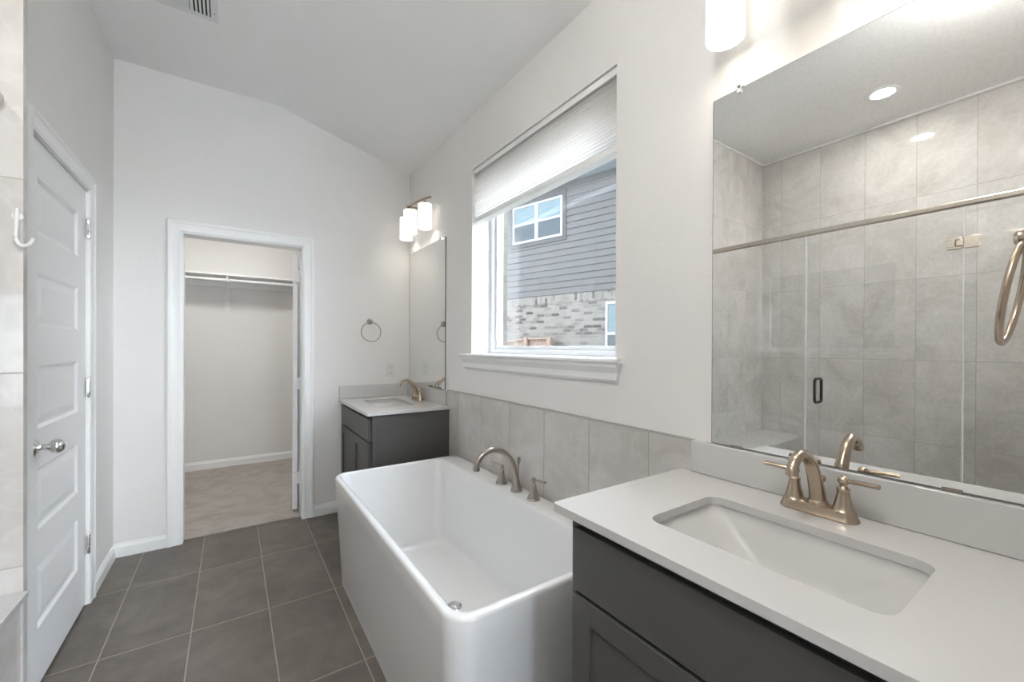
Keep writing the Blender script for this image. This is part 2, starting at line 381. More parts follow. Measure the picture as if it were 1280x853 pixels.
# casings: colonial profile, mitred by plain butt overlap
def casing(name, axis, a0, a1, z1, plane, out, w=.078, left=True, right=True, zb=0):
    """axis 0: opening runs along X on plane y=plane, out=-1 ; axis 1: along Y on plane x=plane, out=+1"""
    prof = [(0, 0), (0, .010), (.012, .014), (.03, .012), (.052, .015), (.058, .019), (w-.006, .019), (w, .014), (w, 0)]
    bm = BM()
    def P(a, d, z): return (a, plane+out*d, z) if axis == 0 else (plane+out*d, a, z)
    def strip(L0, L1):
        n = len(prof); A = [bm.verts.new(p) for p in L0]; B = [bm.verts.new(p) for p in L1]
        for i in range(n): bm.faces.new((A[i], A[(i+1) % n], B[(i+1) % n], B[i]))
        bm.faces.new(A); bm.faces.new(B[::-1])
    if left: strip([P(a0-w_, d, zb) for w_, d in prof], [P(a0-w_, d, z1+w_) for w_, d in prof])
    if right: strip([P(a1+w_, d, zb) for w_, d in prof], [P(a1+w_, d, z1+w_) for w_, d in prof])
    l0 = [P(a0-(w_ if left else 0), d, z1+w_) for w_, d in prof]; l1 = [P(a1+w_, d, z1+w_) for w_, d in prof]
    strip(l0, l1)
    return struct(name, bm, M_TRIM, ang=20)
casing('trim_2', 0, OX0-.006, OX1+.006, OZ+.006, YB, -1)
casing('trim_3', 1, DY0-.002, DY1+.006, DZ+.006, XL, 1, left=False)
struct('trim_4', boxes(((XL, YS+.03, 0), (XL+.012, DY0-.004, DZ+.08))), M_TRIM, smooth=False)
# door jamb linings
struct('trim_5', boxes(((OX0-.018, YB, 0), (OX0, YB+WT, OZ)), ((OX1, YB, 0), (OX1+.018, YB+WT, OZ)), ((OX0-.018, YB, OZ), (OX1+.018, YB+WT, OZ+.018))), M_TRIM, smooth=False)
struct('trim_6', boxes(((XL-.11, DY1+.004, 0), (XL, DY1+.022, DZ)), ((XL-.11, DY0-.022, 0), (XL, DY0-.004, DZ)), ((XL-.11, DY0-.022, DZ+.004), (XL, DY1+.022, DZ+.022))), M_TRIM, smooth=False)

# ------------------------------------------------------------------ five panel doors
PANZ = [(.233, .48), (.608, .843), (.995, 1.235), (1.382, 1.59), (1.737, 1.949)]
def door_leaf(wd, ht, th, y0, y1, zs, zoff=0):
    """leaf in local frame: x = thickness (0..-th), y = width, panels moulded on both faces"""
    bm = BM()
    ys = [0, y0, y1, wd]; zz = [zoff]+[z for p in zs for z in p]+[ht]
    for sgn, xf in ((1, 0), (-1, -th)):
        for i in range(3):
            for j in range(len(zz)-1):
                a, b, c, d = ys[i], ys[i+1], zz[j], zz[j+1]
                if i == 1 and j % 2 == 1:
                    def q(ins, dep): return [bm.verts.new((xf-sgn*dep, Y, Z)) for Y, Z in ((a+ins, c+ins), (b-ins, c+ins), (b-ins, d-ins), (a+ins, d-ins))]
                    R = [q(0, 0), q(.012, .009), q(.022, .009), q(.05, .003)]
                    for r0, r1 in zip(R, R[1:]):
                        for k in range(4): bm.faces.new((r0[k], r0[(k+1) % 4], r1[(k+1) % 4], r1[k]))
                    bm.faces.new(R[-1])
                else: bm.faces.new([bm.verts.new((xf, Y, Z)) for Y, Z in ((a, c), (b, c), (b, d), (a, d))])
    for P in (((0, 0, zoff), (-th, 0, zoff), (-th, 0, ht), (0, 0, ht)), ((0, wd, zoff), (-th, wd, zoff), (-th, wd, ht), (0, wd, ht)),
              ((0, 0, ht), (0, wd, ht), (-th, wd, ht), (-th, 0, ht)), ((0, 0, zoff), (0, wd, zoff), (-th, wd, zoff), (-th, 0, zoff))):
        bm.faces.new([bm.verts.new(p) for p in P])
    bmesh.ops.remove_doubles(bm, verts=bm.verts, dist=1e-5)
    return bm
def hinge_mesh(x, y, z, h=.09, mat=None, parent=None, sx=1, name='hinge'):
    bm = BM()
    lathe(bm, [(.003, -h/2-.006), (.006, -h/2-.002), (.0065, -h/2), (.0065, -h/2+.028), (.0055, -h/2+.029), (.0055, -h/2+.031), (.0065, -h/2+.032), (.0065, h/2-.032), (.0055, h/2-.031), (.0055, h/2-.029), (.0065, h/2-.028), (.0065, h/2), (.006, h/2+.002), (.003, h/2+.006)], (x, y, z), seg=14)
    box(bm, (x-.004, y-.022, z-h/2), (x-.001, y-.002, z+h/2))
    return finish(bm, name, mat, parent)
d1 = thing('door_1', 'white five-panel door with silver round knob on the left wall', 'door', (XL-.006, DY0, 0)); d1['kind'] = 'structure'
wd = DY1-DY0
finish(door_leaf(wd, DZ, .035, .10, wd-.125, PANZ, .012), 'leaf', M_DOOR, d1, ang=12)
kb = finish(lathe(BM(), [(.0, -.0), (.032, .0), (.033, .004), (.028, .009), (.014, .012), (.011, .02), (.011, .036), (.016, .041), (.024, .048), (.0275, .058), (.026, .070), (.018, .079), (.006, .083), (.0, .083)], (0, .065, .93), (1, 0, 0), 32), 'door_knob', M_CH, d1)
for z in (.31, 1.10, 1.90): hinge_mesh(.012, wd+.0, z, mat=M_CH, parent=d1)
d1.children[0]['label'] = 'white moulded leaf'
# closet door, swung open into the closet
d2 = thing('door_2', 'white closet door swung open, seen edge-on at the right jamb', 'door', (OX1-.001, YB+WT+.012, 0), radians(-8.5)); d2['kind'] = 'structure'
lf = finish(door_leaf(.70, 2.03, .035, .10, .58, PANZ, .03), 'leaf', M_DOOR, d2, ang=12); lf.location = (-.013, .018, 0)
for z in (.28, 1.02, 1.86):
    bm = boxes(((-.040, -.004, z-.045), (-.002, .018, z+.045))); lathe(bm, [(.006, -.045), (.006, .045)], (.002, .0, z), seg=12)
    finish(bm, 'hinge', M_TRIM, d2)
kb2 = finish(lathe(BM(), [(.032, 0), (.033, .004), (.014, .01), (.011, .036), (.024, .048), (.0275, .058), (.018, .079), (0, .083)], (.0, .635, .93), (1, 0, 0), 24), 'door_knob', M_CH, d2)

# ------------------------------------------------------------------ closet fittings
sh = thing('closet_shelf', 'white shelf with hanging rod along the closet back wall', 'shelf', (0, CYB, 2.03))
finish(boxes(((CXA, -.305, .0), (CXB, 0, .019))), 'board', M_TRIM, sh, bevel=.002)
finish(boxes(((CXA, -.018, -.09), (CXB, 0, -.001))), 'cleat', M_TRIM, sh, bevel=.002)
for x in (-.95, -.04, .9):
    bm = BM(); box(bm, (x-.012, -.022, -.32), (x+.012, -.018, -.001)); box(bm, (x-.022, -.021, -.34), (x+.022, -.018, -.12)); box(bm, (x-.010, -.30, -.006), (x+.010, -.018, -.001))
    sweep(bm, catmull([(x, -.022, -.25), (x, -.12, -.14), (x, -.24, -.05), (x, -.285, -.006)]), lambda t: (.004, .009), 8)
    sweep(bm, catmull([(x, -.27, -.01), (x, -.295, -.03), (x, -.285, -.062), (x, -.265, -.066), (x, -.25, -.05)]), lambda t: (.004, .009), 8)
    finish(bm, 'bracket', M_TRIM, sh)
finish(lathe(BM(), [(.016, CXA+.001), (.016, CXB-.001)], (0, -.27, -.045), (1, 0, 0), 20), 'hanging_rod', M_VIN, sh)
cl = thing('unseen_ceiling_light', 'round flush ceiling light inside the closet', 'light', (-.05, 4.3, CZ))
finish(lathe(BM(), [(.16, 0), (.165, -.02), (.15, -.03)], seg=40), 'base', M_TRIM, cl)
finish(lathe(BM(), [(.148, -.03), (.14, -.05), (.1, -.07), (.0, -.078)], seg=40), 'diffuser', M_CLO, cl)

# ------------------------------------------------------------------ window
win = thing('window_1', 'white picture window over the tub looking onto the neighbouring house', 'window', (0, 0, 0)); win['kind'] = 'structure'
FX0, FX1 = 1.415, 1.495
def frame(x0, x1, y0, y1, z0, z1, t, tb=None):
    tb = tb or t
    return boxes(((x0, y0, z0), (x1, y0+t, z1)), ((x0, y1-t, z0), (x1, y1, z1)), ((x0, y0+t, z0), (x1, y1-t, z0+tb)), ((x0, y0+t, z1-t), (x1, y1-t, z1)))
finish(frame(FX0, FX1, WY0+.001, WY1-.001, WZ0, WZ1, .028), 'window_frame', M_VIN, win, bevel=.002)
sash = finish(frame(FX0+.022, FX1-.01, WY0+.029, WY1-.029, WZ0+.028, WZ1-.028, .022), 'sash', M_VIN, win, bevel=.002)
finish(boxes(((1.462, WY0+.045, WZ0+.045), (1.466, WY1-.045, WZ1-.045))), 'pane', M_PANE, sash, smooth=False)
# stool and apron
bm = BM()
prof = [(1.414, 1.248), (1.244, 1.248), (1.238, 1.254), (1.238, 1.264), (1.244, 1.27), (1.414, 1.27)]
box(bm, (XR, WY0+.001, 1.249), (1.414, WY1-.001, 1.27))
prism(bm, [(1.281, 1.098, 1.249), (1.245, 1.098, 1.249), (1.239, 1.098, 1.255), (1.239, 1.098, 1.264), (1.245, 1.098, 1.27), (1.281, 1.098, 1.27)], (0, 2.452-1.098, 0))
struct('trim_7', bm, M_TRIM, ang=25)
bm = BM()
pr = [(0, 0), (.030, 0), (.030, -.014), (.022, -.028), (.016, -.040), (.016, -.066), (.008, -.078), (0, -.080)]
A = [bm.verts.new((XR-a, 1.110+(-b)*.22, 1.249+b)) for a, b in pr]; B = [bm.verts.new((XR-a, 2.440+b*.22, 1.249+b)) for a, b in pr]
for i in range(len(pr)): bm.faces.new((A[i], A[(i+1) % len(pr)], B[(i+1) % len(pr)], B[i]))
bm.faces.new(A); bm.faces.new(B[::-1])
struct('trim_8', bm, M_TRIM, ang=25)
# cellular shade
bl = thing('window_shade', 'off-white cellular shade pulled down over the window top', 'blind', (1.315, (WY0+WY1)/2, WZ1))
hw = (WY1-WY0)/2-.006
finish(boxes(((-.028, -hw, -.035), (.028, hw, -.003))), 'head_rail', M_TRIM, bl, bevel=.003)
bm = BM(); nP = 17; z0, z1 = -.035, -.318; pts = []
for k in range(nP*2+1): pts.append((-.026 if k % 2 == 0 else -.0175, z0+(z1-z0)*k/(nP*2)))
back = [(-x, z) for x, z in pts][::-1]
prism(bm, [(x, -hw+.003, z) for x, z in pts+back], (0, 2*hw-.006, 0))
finish(bm, 'cell_fabric', M_FAB, bl, ang=10)
br_ = finish(boxes(((-.027, -hw+.002, -.345), (.027, hw-.002, -.318))), 'bottom_rail', M_TRIM, bl, bevel=.004)
bm = BM(); box(bm, (-.040, .06, -.342), (-.026, .13, -.332)); finish(bm, 'pull_tab', M_TRIM, br_, bevel=.003)

# ------------------------------------------------------------------ tiled wainscot behind the tub
struct('trim_9', boxes(((XR-.010, .80, 0), (XR, 2.690, 1.003))), M_TUBTILE, smooth=False)
struct('trim_10', boxes(((XR-.012, .80, 1.003), (XR, 2.690, 1.010)), ((XR-.012, .797, .9), (XR, .80, 1.010))), M_EDGE, smooth=False)

# ------------------------------------------------------------------ bathtub
tub = thing('bathtub', 'white rectangular soaking tub with tapered sides under the window', 'bathtub', (0, 0, 0))
TX0, TX1, TY0, TY1, TZ = .475, 1.245, .965, 2.505, .59
IX0, IX1, IY0, IY1 = .503, 1.128, .995, 2.475
def tr(f, z, r): # outer ring; f=0 floor, 1 top
    i = .030*(1-f); return rrect(TX0+i, TX1-i*.3, TY0+i, TY1-i, z, r, 10)
rings = [tr(0, 0, .075), tr(0, .004, .078)]
for k in range(1, 10): f = k/9; rings.append(tr(f, .004+f*(TZ-.016), .078))
rings += [rrect(TX0+.002, TX1-.002, TY0+.002, TY1-.002, TZ-.005, .077, 10), rrect(TX0+.006, TX1-.006, TY0+.006, TY1-.006, TZ-.001, .074, 10), rrect(TX0+.010, TX1-.010, TY0+.010, TY1-.010, TZ, .070, 10)]
rings += [rrect(IX0-.004, IX1+.004, IY0-.004, IY1+.004, TZ, .06, 10), rrect(IX0, IX1, IY0, IY1, TZ-.003, .058, 10), rrect(IX0+.003, IX1-.003, IY0+.003, IY1-.003, TZ-.010, .058, 10)]
for k in range(1, 9):
    f = k/8; s = f**1.15
    rings.append(rrect(IX0+.003+.075*s, IX1-.003-.05*s, IY0+.003+.15*s, IY1-.003-.15*s, TZ-.010-f*.40, .058+.02*f, 10))
for k in range(1, 6):
    a = k/5*pi/2; q = .045*sin(a); h = .045*(1-cos(a))
    b = (IX0+.078, IX1-.053, IY0+.153, IY1-.153)
    z = TZ-.41-.045*sin(a); ii = .045*(1-cos(a))
    rings.append(rrect(b[0]+ii, b[1]-ii, b[2]+ii, b[3]-ii, z, .078+.01*k/5, 10))
finish(loft(BM(), rings), 'shell', M_ACR, tub, ang=50)
DRX, DRY, DRZ = .835, 1.69, TZ-.455
dr = finish(lathe(BM(), [(.036, 0), (.036, .002), (.032, .004), (.026, .003), (.024, .006), (.024, .010), (.020, .013), (0, .014)], (DRX, DRY, DRZ), seg=32), 'drain', M_CH, tub)
# tub filler on the deck
def bell(bm, c, s=1, seg=28, plate=0.0):
    """flared handle body"""
    p = [(.0275, 0), (.028, .003), (.027, .006), (.0245, .008), (.0245, .012), (.021, .018), (.0165, .032), (.0135, .048), (.0125, .058), (.0135, .060), (.0135, .063), (.0105, .065), (.0075, .070), (.0075, .073), (.0105, .078), (.0115, .083), (.0105, .088), (.006, .092), (0, .093)]
    return lathe(bm, [(r*s, h*s) for r, h in p], c, seg=seg)
def lever(bm, c, d, s=1, lift=.004):
    """paddle lever from hub c in direction d"""
    c = Vector(c); d = Vector(d).normalized()
    P = catmull([c, c+d*.020*s+Vector((0, 0, .001)), c+d*.045*s+Vector((0, 0, lift*.8)), c+d*.078*s+Vector((0, 0, lift))], 6)
    sd = Vector((0, 0, 1)).cross(d)
    return sweep(bm, P, lambda t: ((.0065+.0020*min(1, t*1.3) if t > .25 else .0050+.006*t)*s, (.0055 if t < .3 else .0062)*s), 14, side=sd)
tf = thing('tub_faucet', 'satin nickel arched tub filler with two lever handles on the tub deck', 'faucet', (1.185, 1.70, TZ))
for dy, dd in ((.140, (-.25, 1, 0)), (-.140, (.15, -1, 0))):
    h = finish(bell(BM(), (0.0, dy, 0), 1.12), 'handle_base', M_NI2, tf)
    finish(lever(BM(), (0.0, dy, .094), dd, .95), 'lever', M_NI2, h)
bm = BM(); lathe(bm, [(.030, 0), (.031, .004), (.030, .009), (.0265, .012), (.0255, .022), (.022, .028)], seg=28)
P = catmull([(0, 0, .02), (-.006, .0, .075), (-.030, .0, .148), (-.075, .0, .200), (-.135, .0, .226), (-.190, .0, .214), (-.224, .0, .178), (-.230, .0, .150)], 9)
sweep(bm, P, lambda t: (.0215-.0080*min(1, t*1.5), .0190-.0055*min(1, t*1.5)), 20, side=(0, 1, 0))
lathe(bm, [(.014, 0), (.016, .004), (.016, .018), (.013, .020)], (-.2300, 0, .158), (-.1, 0, -1), seg=20)
finish(bm, 'spout', M_NI2, tf)
finish(lathe(BM(), [(.0045, 0), (.0045, .07), (.006, .075), (.0095, .080), (.0095, .100), (.0075, .106), (.0, .107)], (.008, 0, .062), (.05, 0, 1), 18), 'diverter_knob', M_NI2, tf)

# ------------------------------------------------------------------ vanities
def shaker(y0, y1, z0, z1, x, bev=.0015):
    """door face on plane x, facing -X"""
    s, t = .057, .019; bm = BM()
    box(bm, (x, y0, z0), (x+t, y0+s, z1)); box(bm, (x, y1-s, z0), (x+t, y1, z1))
    box(bm, (x, y0+s, z0), (x+t, y1-s, z0+s)); box(bm, (x, y0+s, z1-s), (x+t, y1-s, z1)); box(bm, (x+.009, y0+s-.002, z0+s-.002), (x+.015, y1-s+.002, z1-s+.002))
    return bm
def vanity(label, y0, y1, drawer, doors, ztop, ybs0, ybs1, label_ct, label_sink, sx0, sx1, sy0, sy1, side_far, cy0, cy1, label_bs):
    XF = .738
    root = thing('vanity_cabinet', label, 'cabinet', (XF, (y0+y1)/2, 0), 0, None)
    def put(o): o.parent = root; o.matrix_parent_inverse = Matrix.Translation(-Vector(root.location)); return o
    zc = ztop-.021
    # carcass panels: sides, bottom, back and face frame
    bm = boxes(((XF+.019, y0, .0), (XR-.001, y0+.018, zc)), ((XF+.019, y1-.018, 0), (XR-.001, y1, zc)), ((XF+.019, y0+.018, .10), (XR-.02, y1-.018, .118)), ((XF+.075, y0+.018, 0), (XF+.09, y1-.018, .10)), ((XR-.02, y0+.018, .118), (XR-.012, y1-.018, zc-.25)))
    put(finish(bm, 'carcass', M_CAB, bevel=.001))
    bm = boxes(((XF, y0, .10), (XF+.019, y0+.028, zc)), ((XF, y1-.028, .10), (XF+.019, y1, zc)), ((XF, y0+.028, zc-.028), (XF+.019, y1-.028, zc)), ((XF, y0+.028, .10), (XF+.019, y1-.028, .125)), ((XF, y0+.028, drawer[0]-.025), (XF+.019, y1-.028, drawer[0]+.012)))
    put(finish(bm, 'face_frame', M_CAB, bevel=.001))
    put(finish(boxes(((XF-.020, y0+.024, drawer[0]), (XF-.001, y1-.024, drawer[1]))), 'false_drawer_front', M_CAB, bevel=.002))
    w_ = (y1-y0-.048-.004*(doors-1))/doors
    for k in range(doors):
        a = y0+.024+k*(w_+.004); put(finish(shaker(a, a+w_, .115, drawer[0]-.010, XF-.020), 'door', M_CAB, bevel=.0015))
    # worktop
    ct = thing('countertop', label_ct, 'countertop', (.70, (cy0+cy1)/2, zc))
    def put2(o, r): o.parent = r; o.matrix_parent_inverse = Matrix.Translation(-Vector(r.location)); return o
    r = .012; outer = [(.70, cy0+r, ztop), (XR-.001, cy0, ztop), (XR-.001, cy1, ztop), (.70, cy1-r, ztop)]
    outer = rrect(.70, XR-.001, cy0, cy1, ztop, .010, 4)
    inner = rrect(sx0, sx1, sy0, sy1, ztop, .035, 8)
    put2(finish(slab_hole(outer, inner, .021), 'slab', M_QZ, bevel=.003, ang=30), ct)
    bs = finish(boxes(((XR-.020, ybs0, ztop+.0003), (XR-.001, ybs1, ztop+.102))), 'backsplash', M_QZ, bevel=.0025); tag(recenter(bs), label_bs[0], 'backsplash')
    if side_far: tag(recenter(finish(boxes(((.705, ybs1-.019, ztop+.0003), (XR-.0205, ybs1, ztop+.102))), 'side_splash', M_QZ, bevel=.0025)), label_bs[1], 'backsplash')
    # undermount basin
    sk = thing('sink', label_sink, 'sink', ((sx0+sx1)/2, (sy0+sy1)/2, zc-.15))
    e = .004; rings = []
    def ring(ix, iy, z, r_, sh=0): return rrect(sx0-e+ix, sx1+e-ix, sy0-e+iy, sy1+e-iy-sh, z, r_, 8)
    spec = [(-.02, -.02, zc-.001, .05), (0, 0, zc-.001, .04), (.001, .001, zc-.012, .04), (.008, .010, zc-.022, .045), (.020, .045, zc-.050, .05), (.038, .090, zc-.085, .05), (.055, .130, zc-.112, .045), (.075, .160, zc-.128, .035), (.10, .19, zc-.134, .02)]
    for ix, iy, z, r_ in spec: rings.append(ring(ix, iy, z, r_))
    o = put2(finish(loft(BM(), rings, cap0=False), 'basin', M_CER, ang=60, recalc=True), sk)
    so = o.modifiers.new('solid', 'SOLIDIFY'); so.thickness = .008; so.offset = -1
    for f_ in o.data.polygons: pass
    put2(finish(lathe(BM(), [(.022, 0), (.022, .002), (.017, .003), (.016, .006), (0, .007)], ((sx0+sx1)/2, (sy0+sy1)/2, zc-.134), seg=24), 'drain', M_NI), sk)
    return root, ct, sk
v1 = vanity('large dark grey shaker vanity cabinet in the right foreground', .045, .802, (.702, .858), 2, .905, .045, .797,
            'white quartz countertop in the right foreground under the big mirror', 'rectangular white sink in the foreground countertop', .822, 1.105, .19, .635, False, .0405, .838, ['white quartz backsplash strip between foreground faucet and big mirror'])
v2 = vanity('dark grey shaker vanity cabinet against the far closet wall', 2.655, YB-.002, (.705, .850), 2, .895, 2.695, YB-.001,
            'white quartz countertop in the far corner under the small mirror', 'white sink in the far corner countertop', .84, 1.11, 2.86, 3.32, True, 2.640, YB-.001, ['white backsplash strip under the small far corner mirror', 'white side splash strip under the outlet on the far wall'])

# ------------------------------------------------------------------ vanity faucets
def vanity_faucet(label, loc):
    t = thing('sink_faucet', label, 'faucet', loc, 0, None)
    # local: spout towards -x, handles along y
    def stad(a, b, z, n=10):
        P = []
        for cy, a0 in ((b-a, 0), (-(b-a), 180)):
            for k in range(n+1):
                q = radians(a0+180*k/n); P.append((a*cos(q), cy+a*sin(q), z))
        return P
    bm = loft(BM(), [stad(.0285, .083, 0), stad(.029, .0835, .003), stad(.0275, .082, .006), stad(.0245, .079, .012), stad(.0235, .078, .020), stad(.0225, .077, .0225), stad(.019, .0735, .024)])
    finish(bm, 'base_plate', M_NI, t)
    for s in (1, -1):
        h = finish(lathe(BM(), [(.0245, 0), (.0245, .003), (.0215, .006), (.0195, .014), (.0155, .030), (.0130, .044), (.0125, .050), (.0135, .052), (.0135, .055), (.0100, .058), (.0072, .062), (.0072, .065), (.0105, .069), (.0118, .0745), (.0105, .080), (.006, .084), (0, .085)], (0, .0515*s, .020), seg=32), 'handle_base', M_NI, t)
        finish(lever(BM(), (0, .0515*s, .0945), (-.12, s, 0), .88, .003), 'lever', M_NI, h)
    bm = lathe(BM(), [(.0225, .020), (.0232, .023), (.0215, .030), (.0190, .034)], seg=32)
    P = catmull([(0, 0, .026), (-.006, 0, .055), (-.022, 0, .095), (-.050, 0, .136), (-.090, 0, .159), (-.124, 0, .152), (-.141, 0, .137), (-.145, 0, .125)], 9)
    sweep(bm, P, lambda q: (.0190-.0072*min(1, q*1.6), .0180-.0068*min(1, q*1.6)), 24, side=(0, 1, 0))
    lathe(bm, [(.0110, -.004), (.0130, 0), (.0130, .012), (.0105, .014)], (-.1445, 0, .131), (-.12, 0, -1), seg=22)
    finish(bm, 'spout', M_NI, t)
    finish(lathe(BM(), [(.003, 0), (.003, .05), (.006, .052), (.0085, .057), (.0085, .062), (.005, .067), (0, .068)], (.024, 0, .022), (.02, 0, 1), 16), 'lift_rod', M_NI, t)
    return t
fa = vanity_faucet('bronze-toned brushed nickel two-handle faucet in the foreground by the big mirror', (1.205, .420, .905))
fb = copy_tree(fa); fb.location = (1.205, 3.09, .895)
fb['label'] = 'small two-handle nickel faucet on the far corner countertop'

# ------------------------------------------------------------------ mirrors
def mirror(y0, y1, z0, z1, label, clips):
    m = thing('wall_mirror', label, 'mirror', (XR, (y0+y1)/2, z0))
    bm = boxes(((-.0062, y0-(y0+y1)/2, 0), (-.001, y1-(y0+y1)/2, z1-z0)))
    finish(bm, 'backing', M_MIRE, m, smooth=False)
    bm = BM(); a = y0-(y0+y1)/2+.0015; b = -a; h = z1-z0
    vs_ = [bm.verts.new(p) for p in ((-.0064, a, .0015), (-.0064, b, .0015), (-.0064, b, h-.0015), (-.0064, a, h-.0015))]; bm.faces.new(vs_)
    g = BM(); box(g, (-.0066, a, .0015), (-.0063, b, h-.0015)); bm.free()
    finish(g, 'mirror_glass', M_MIR, m, smooth=False)
    for y, top in clips:
        y -= (y0+y1)/2
        if top:
            bm = lathe(BM(), [(.0095, 0), (.0105, .004), (.0105, .010), (.0065, .012), (.005, .011), (0, .011)], (-.001, y, h+.004), (-1, 0, 0), 18)
            box(bm, (-.012, y-.006, h-.014), (-.0075, y+.006, h+.006)); finish(bm, 'clip', M_CLR, m)
        else:
            finish(boxes(((-.0095, y-.016, -.002), (-.0070, y+.016, .006)), ((-.0095, y-.016, -.004), (-.001, y+.016, -.0015))), 'clip', M_NI2, m)
    return m
mirror(.046, .735, 1.0105, 2.101, 'large frameless mirror over the foreground sink, reflecting the glass shower', [(.652, True), (.655, False), (.20, False), (.18, True)])
mirror(2.735, 3.452, 1.002, 2.108, 'small frameless mirror in the far corner over the far sink', [(2.82, True), (3.37, True), (3.35, False)])

# ------------------------------------------------------------------ vanity lights
def vanity_light(label, y, off, z):
    t = thing('vanity_light', label, 'light', (XR, y, z+.206))
    finish(boxes(((-.022, -.055, -.045), (-.001, .055, .045))), 'wall_plate', M_NI, t, bevel=.004)
    bm = BM()
    def bx(yy): return -.134+.055*(yy/.30)**2
    P = [Vector((bx(-.30+.6*k/24), -.30+.6*k/24, 0)) for k in range(25)]
    sweep(bm, P, lambda q: (.010, .0045), 10)
    lathe(bm, [(.008, .02), (.008, .155)], (0, 0, 0), (-1, 0, 0), 14)
    finish(bm, 'curved_bar', M_NI, t)
    for k in (-1, 0, 1):
        yy = off*k; x = (-.124 if k == 0 else -.084)
        s = finish(lathe(BM(), [(.0465, -.206), (.0515, -.206), (.0525, -.203), (.0525, -.030), (.050, -.026), (.028, -.024), (.028, -.028), (.049, -.031), (.0495, -.035), (.0495, -.203), (.0465, -.206)], (x, yy, 0), seg=36, cap=False), 'glass_shade', M_SHADE, t)
        finish(lathe(BM(), [(.0275, -.030), (.030, -.022), (.024, -.014), (.008, -.008), (.008, -.0)], (x, yy, 0), seg=24), 'socket', M_NI, s)
        finish(lathe(BM(), [(.010, -.040), (.012, -.055), (.024, -.075), (.0295, -.100), (.026, -.125), (.014, -.140), (0, -.143)], (x, yy, 0), seg=24), 'bulb', M_BULB, s)
    return t
vanity_light('three-shade nickel vanity light above the large foreground mirror', .455, .200, 2.218)
vanity_light('three-shade nickel vanity light over the small far corner mirror', 3.13, .200, 2.200)

# ------------------------------------------------------------------ recessed lights and vent
def can(label, x, y, mat=M_CAN):
    t = thing('recessed_light', label, 'light', (x, y, ZC))
    finish(lathe(BM(), [(.062, -.001), (.095, -.001), (.096, -.003), (.092, -.006), (.070, -.009), (.064, -.006), (.062, -.001)], seg=48, cap=False), 'trim_ring', M_TRIM, t)
    finish(lathe(BM(), [(.0615, -.001), (.0615, -.0035), (0, -.0045)], seg=40), 'lens', mat, t)
    return t
can('round recessed light in the shower ceiling, seen in the big mirror', -1.171, .931)
fill_dome = thing('unseen_ceiling_light', 'unseen fill dome added high over the doorway to brighten the room', 'light', (-.22, .29, ZC))  # added lamp out of view, lifts the brightness of the whole interior
finish(lathe(BM(), [(.175, -.0005), (.18, -.02), (.165, -.03)], seg=48), 'base', M_TRIM, fill_dome)
finish(lathe(BM(), [(.163, -.03), (.165, -.05), (.160, -.085), (.125, -.115), (.07, -.132), (.0, -.137)], seg=48), 'diffuser', M_FILL, fill_dome)
vt = thing('ceiling_vent', 'white ceiling air vent with dark slots, cut by the photo top', 'vent', (-.245, 2.60, ZC))
VX, VY = .150, .150
finish(frame(-.006, 0, 0, 1, 0, 1, .1) if False else boxes(((-VX-.03, -VY-.03, -.006), (VX+.03, -VY, -.0005)), ((-VX-.03, VY, -.006), (VX+.03, VY+.03, -.0005)), ((-VX-.03, -VY, -.006), (-VX, VY, -.0005)), ((VX, -VY, -.006), (VX+.03, VY, -.0005))), 'grille_frame', M_VENT, vt, bevel=.002)
finish(boxes(((-VX, -VY, -.0015), (VX, VY, -.0005))), 'duct_opening', M_DARK, vt)
def blade(bm, x0, y0, x1, y1):
    dx, dy = (x1-x0), (y1-y0); L = math.hypot(dx, dy); nx, ny = -dy/L*.0045, dx/L*.0045
    prism(bm, [(x0-nx, y0-ny, -.002), (x0+nx, y0+ny, -.007), (x0+nx, y0+ny, -.0085), (x0-nx, y0-ny, -.0035)], (dx, dy, 0))
for k in range(5):
    for s in (-1, 1):
        x = s*(VX-.010-k*.017); bm = BM(); blade(bm, x, -VY, x, VY); finish(bm, 'louvre', M_VENT, vt)
for k in range(16):
    y = -VY+.010+k*.0188; bm = BM(); blade(bm, -VX+.090, y, VX-.090, y); finish(bm, 'louvre', M_VENT, vt)
finish(boxes(((-VX+.082, -VY, -.0085), (-VX+.087, VY, -.002)), ((VX-.087, -VY, -.0085), (VX-.082, VY, -.002))), 'divider', M_VENT, vt)
finish(lathe(BM(), [(.004, 0), (.003, -.002), (0, -.0025)], (VX+.016, VY-.04, -.006), seg=12), 'screw', M_NI2, vt)

# ------------------------------------------------------------------ towel rings, outlet, hook
def towel_ring(label, loc, rotz, tilt=0, R_=.078, mat=M_NI2):
    """local: wall plane y=0, sticks out to -y"""
    t = thing('towel_ring', label, 'towel ring', loc, rotz, None)
    bm = lathe(BM(), [(.024, 0), (.025, .004), (.020, .010), (.011, .014), (.009, .030), (.010, .036), (.013, .042), (.013, .050), (.008, .055), (0, .056)], (0, 0, 0), (0, -1, 0), 24)
    finish(bm, 'post', mat, t)
    c = Vector((0, -.044, -.010-R_)); n = 56
    P = [Vector((R_*sin(2*pi*k/n), 0, R_*cos(2*pi*k/n))) for k in range(n)]
    rot = Matrix.Rotation(tilt, 3, 'X')
    P = [Vector((0, -.044, -.010))+rot @ (p-Vector((0, 0, R_))) for p in P]
    finish(sweep(BM(), P, lambda q: (.0048, .0048), 12, side=(0, 1, 0), closed=True), 'ring', mat, t)
    return t
towel_ring('nickel towel ring on the far wall above the corner countertop', (.943, YB, 1.520), 0)
towel_ring('large nickel towel ring at the right photo edge before the big mirror', (1.02, .04, 1.488), pi, radians(-8.5), mat=M_NI)
ot = thing('wall_outlet', 'white duplex wall outlet left of the far corner mirror', 'outlet', (1.123, YB, 1.118))
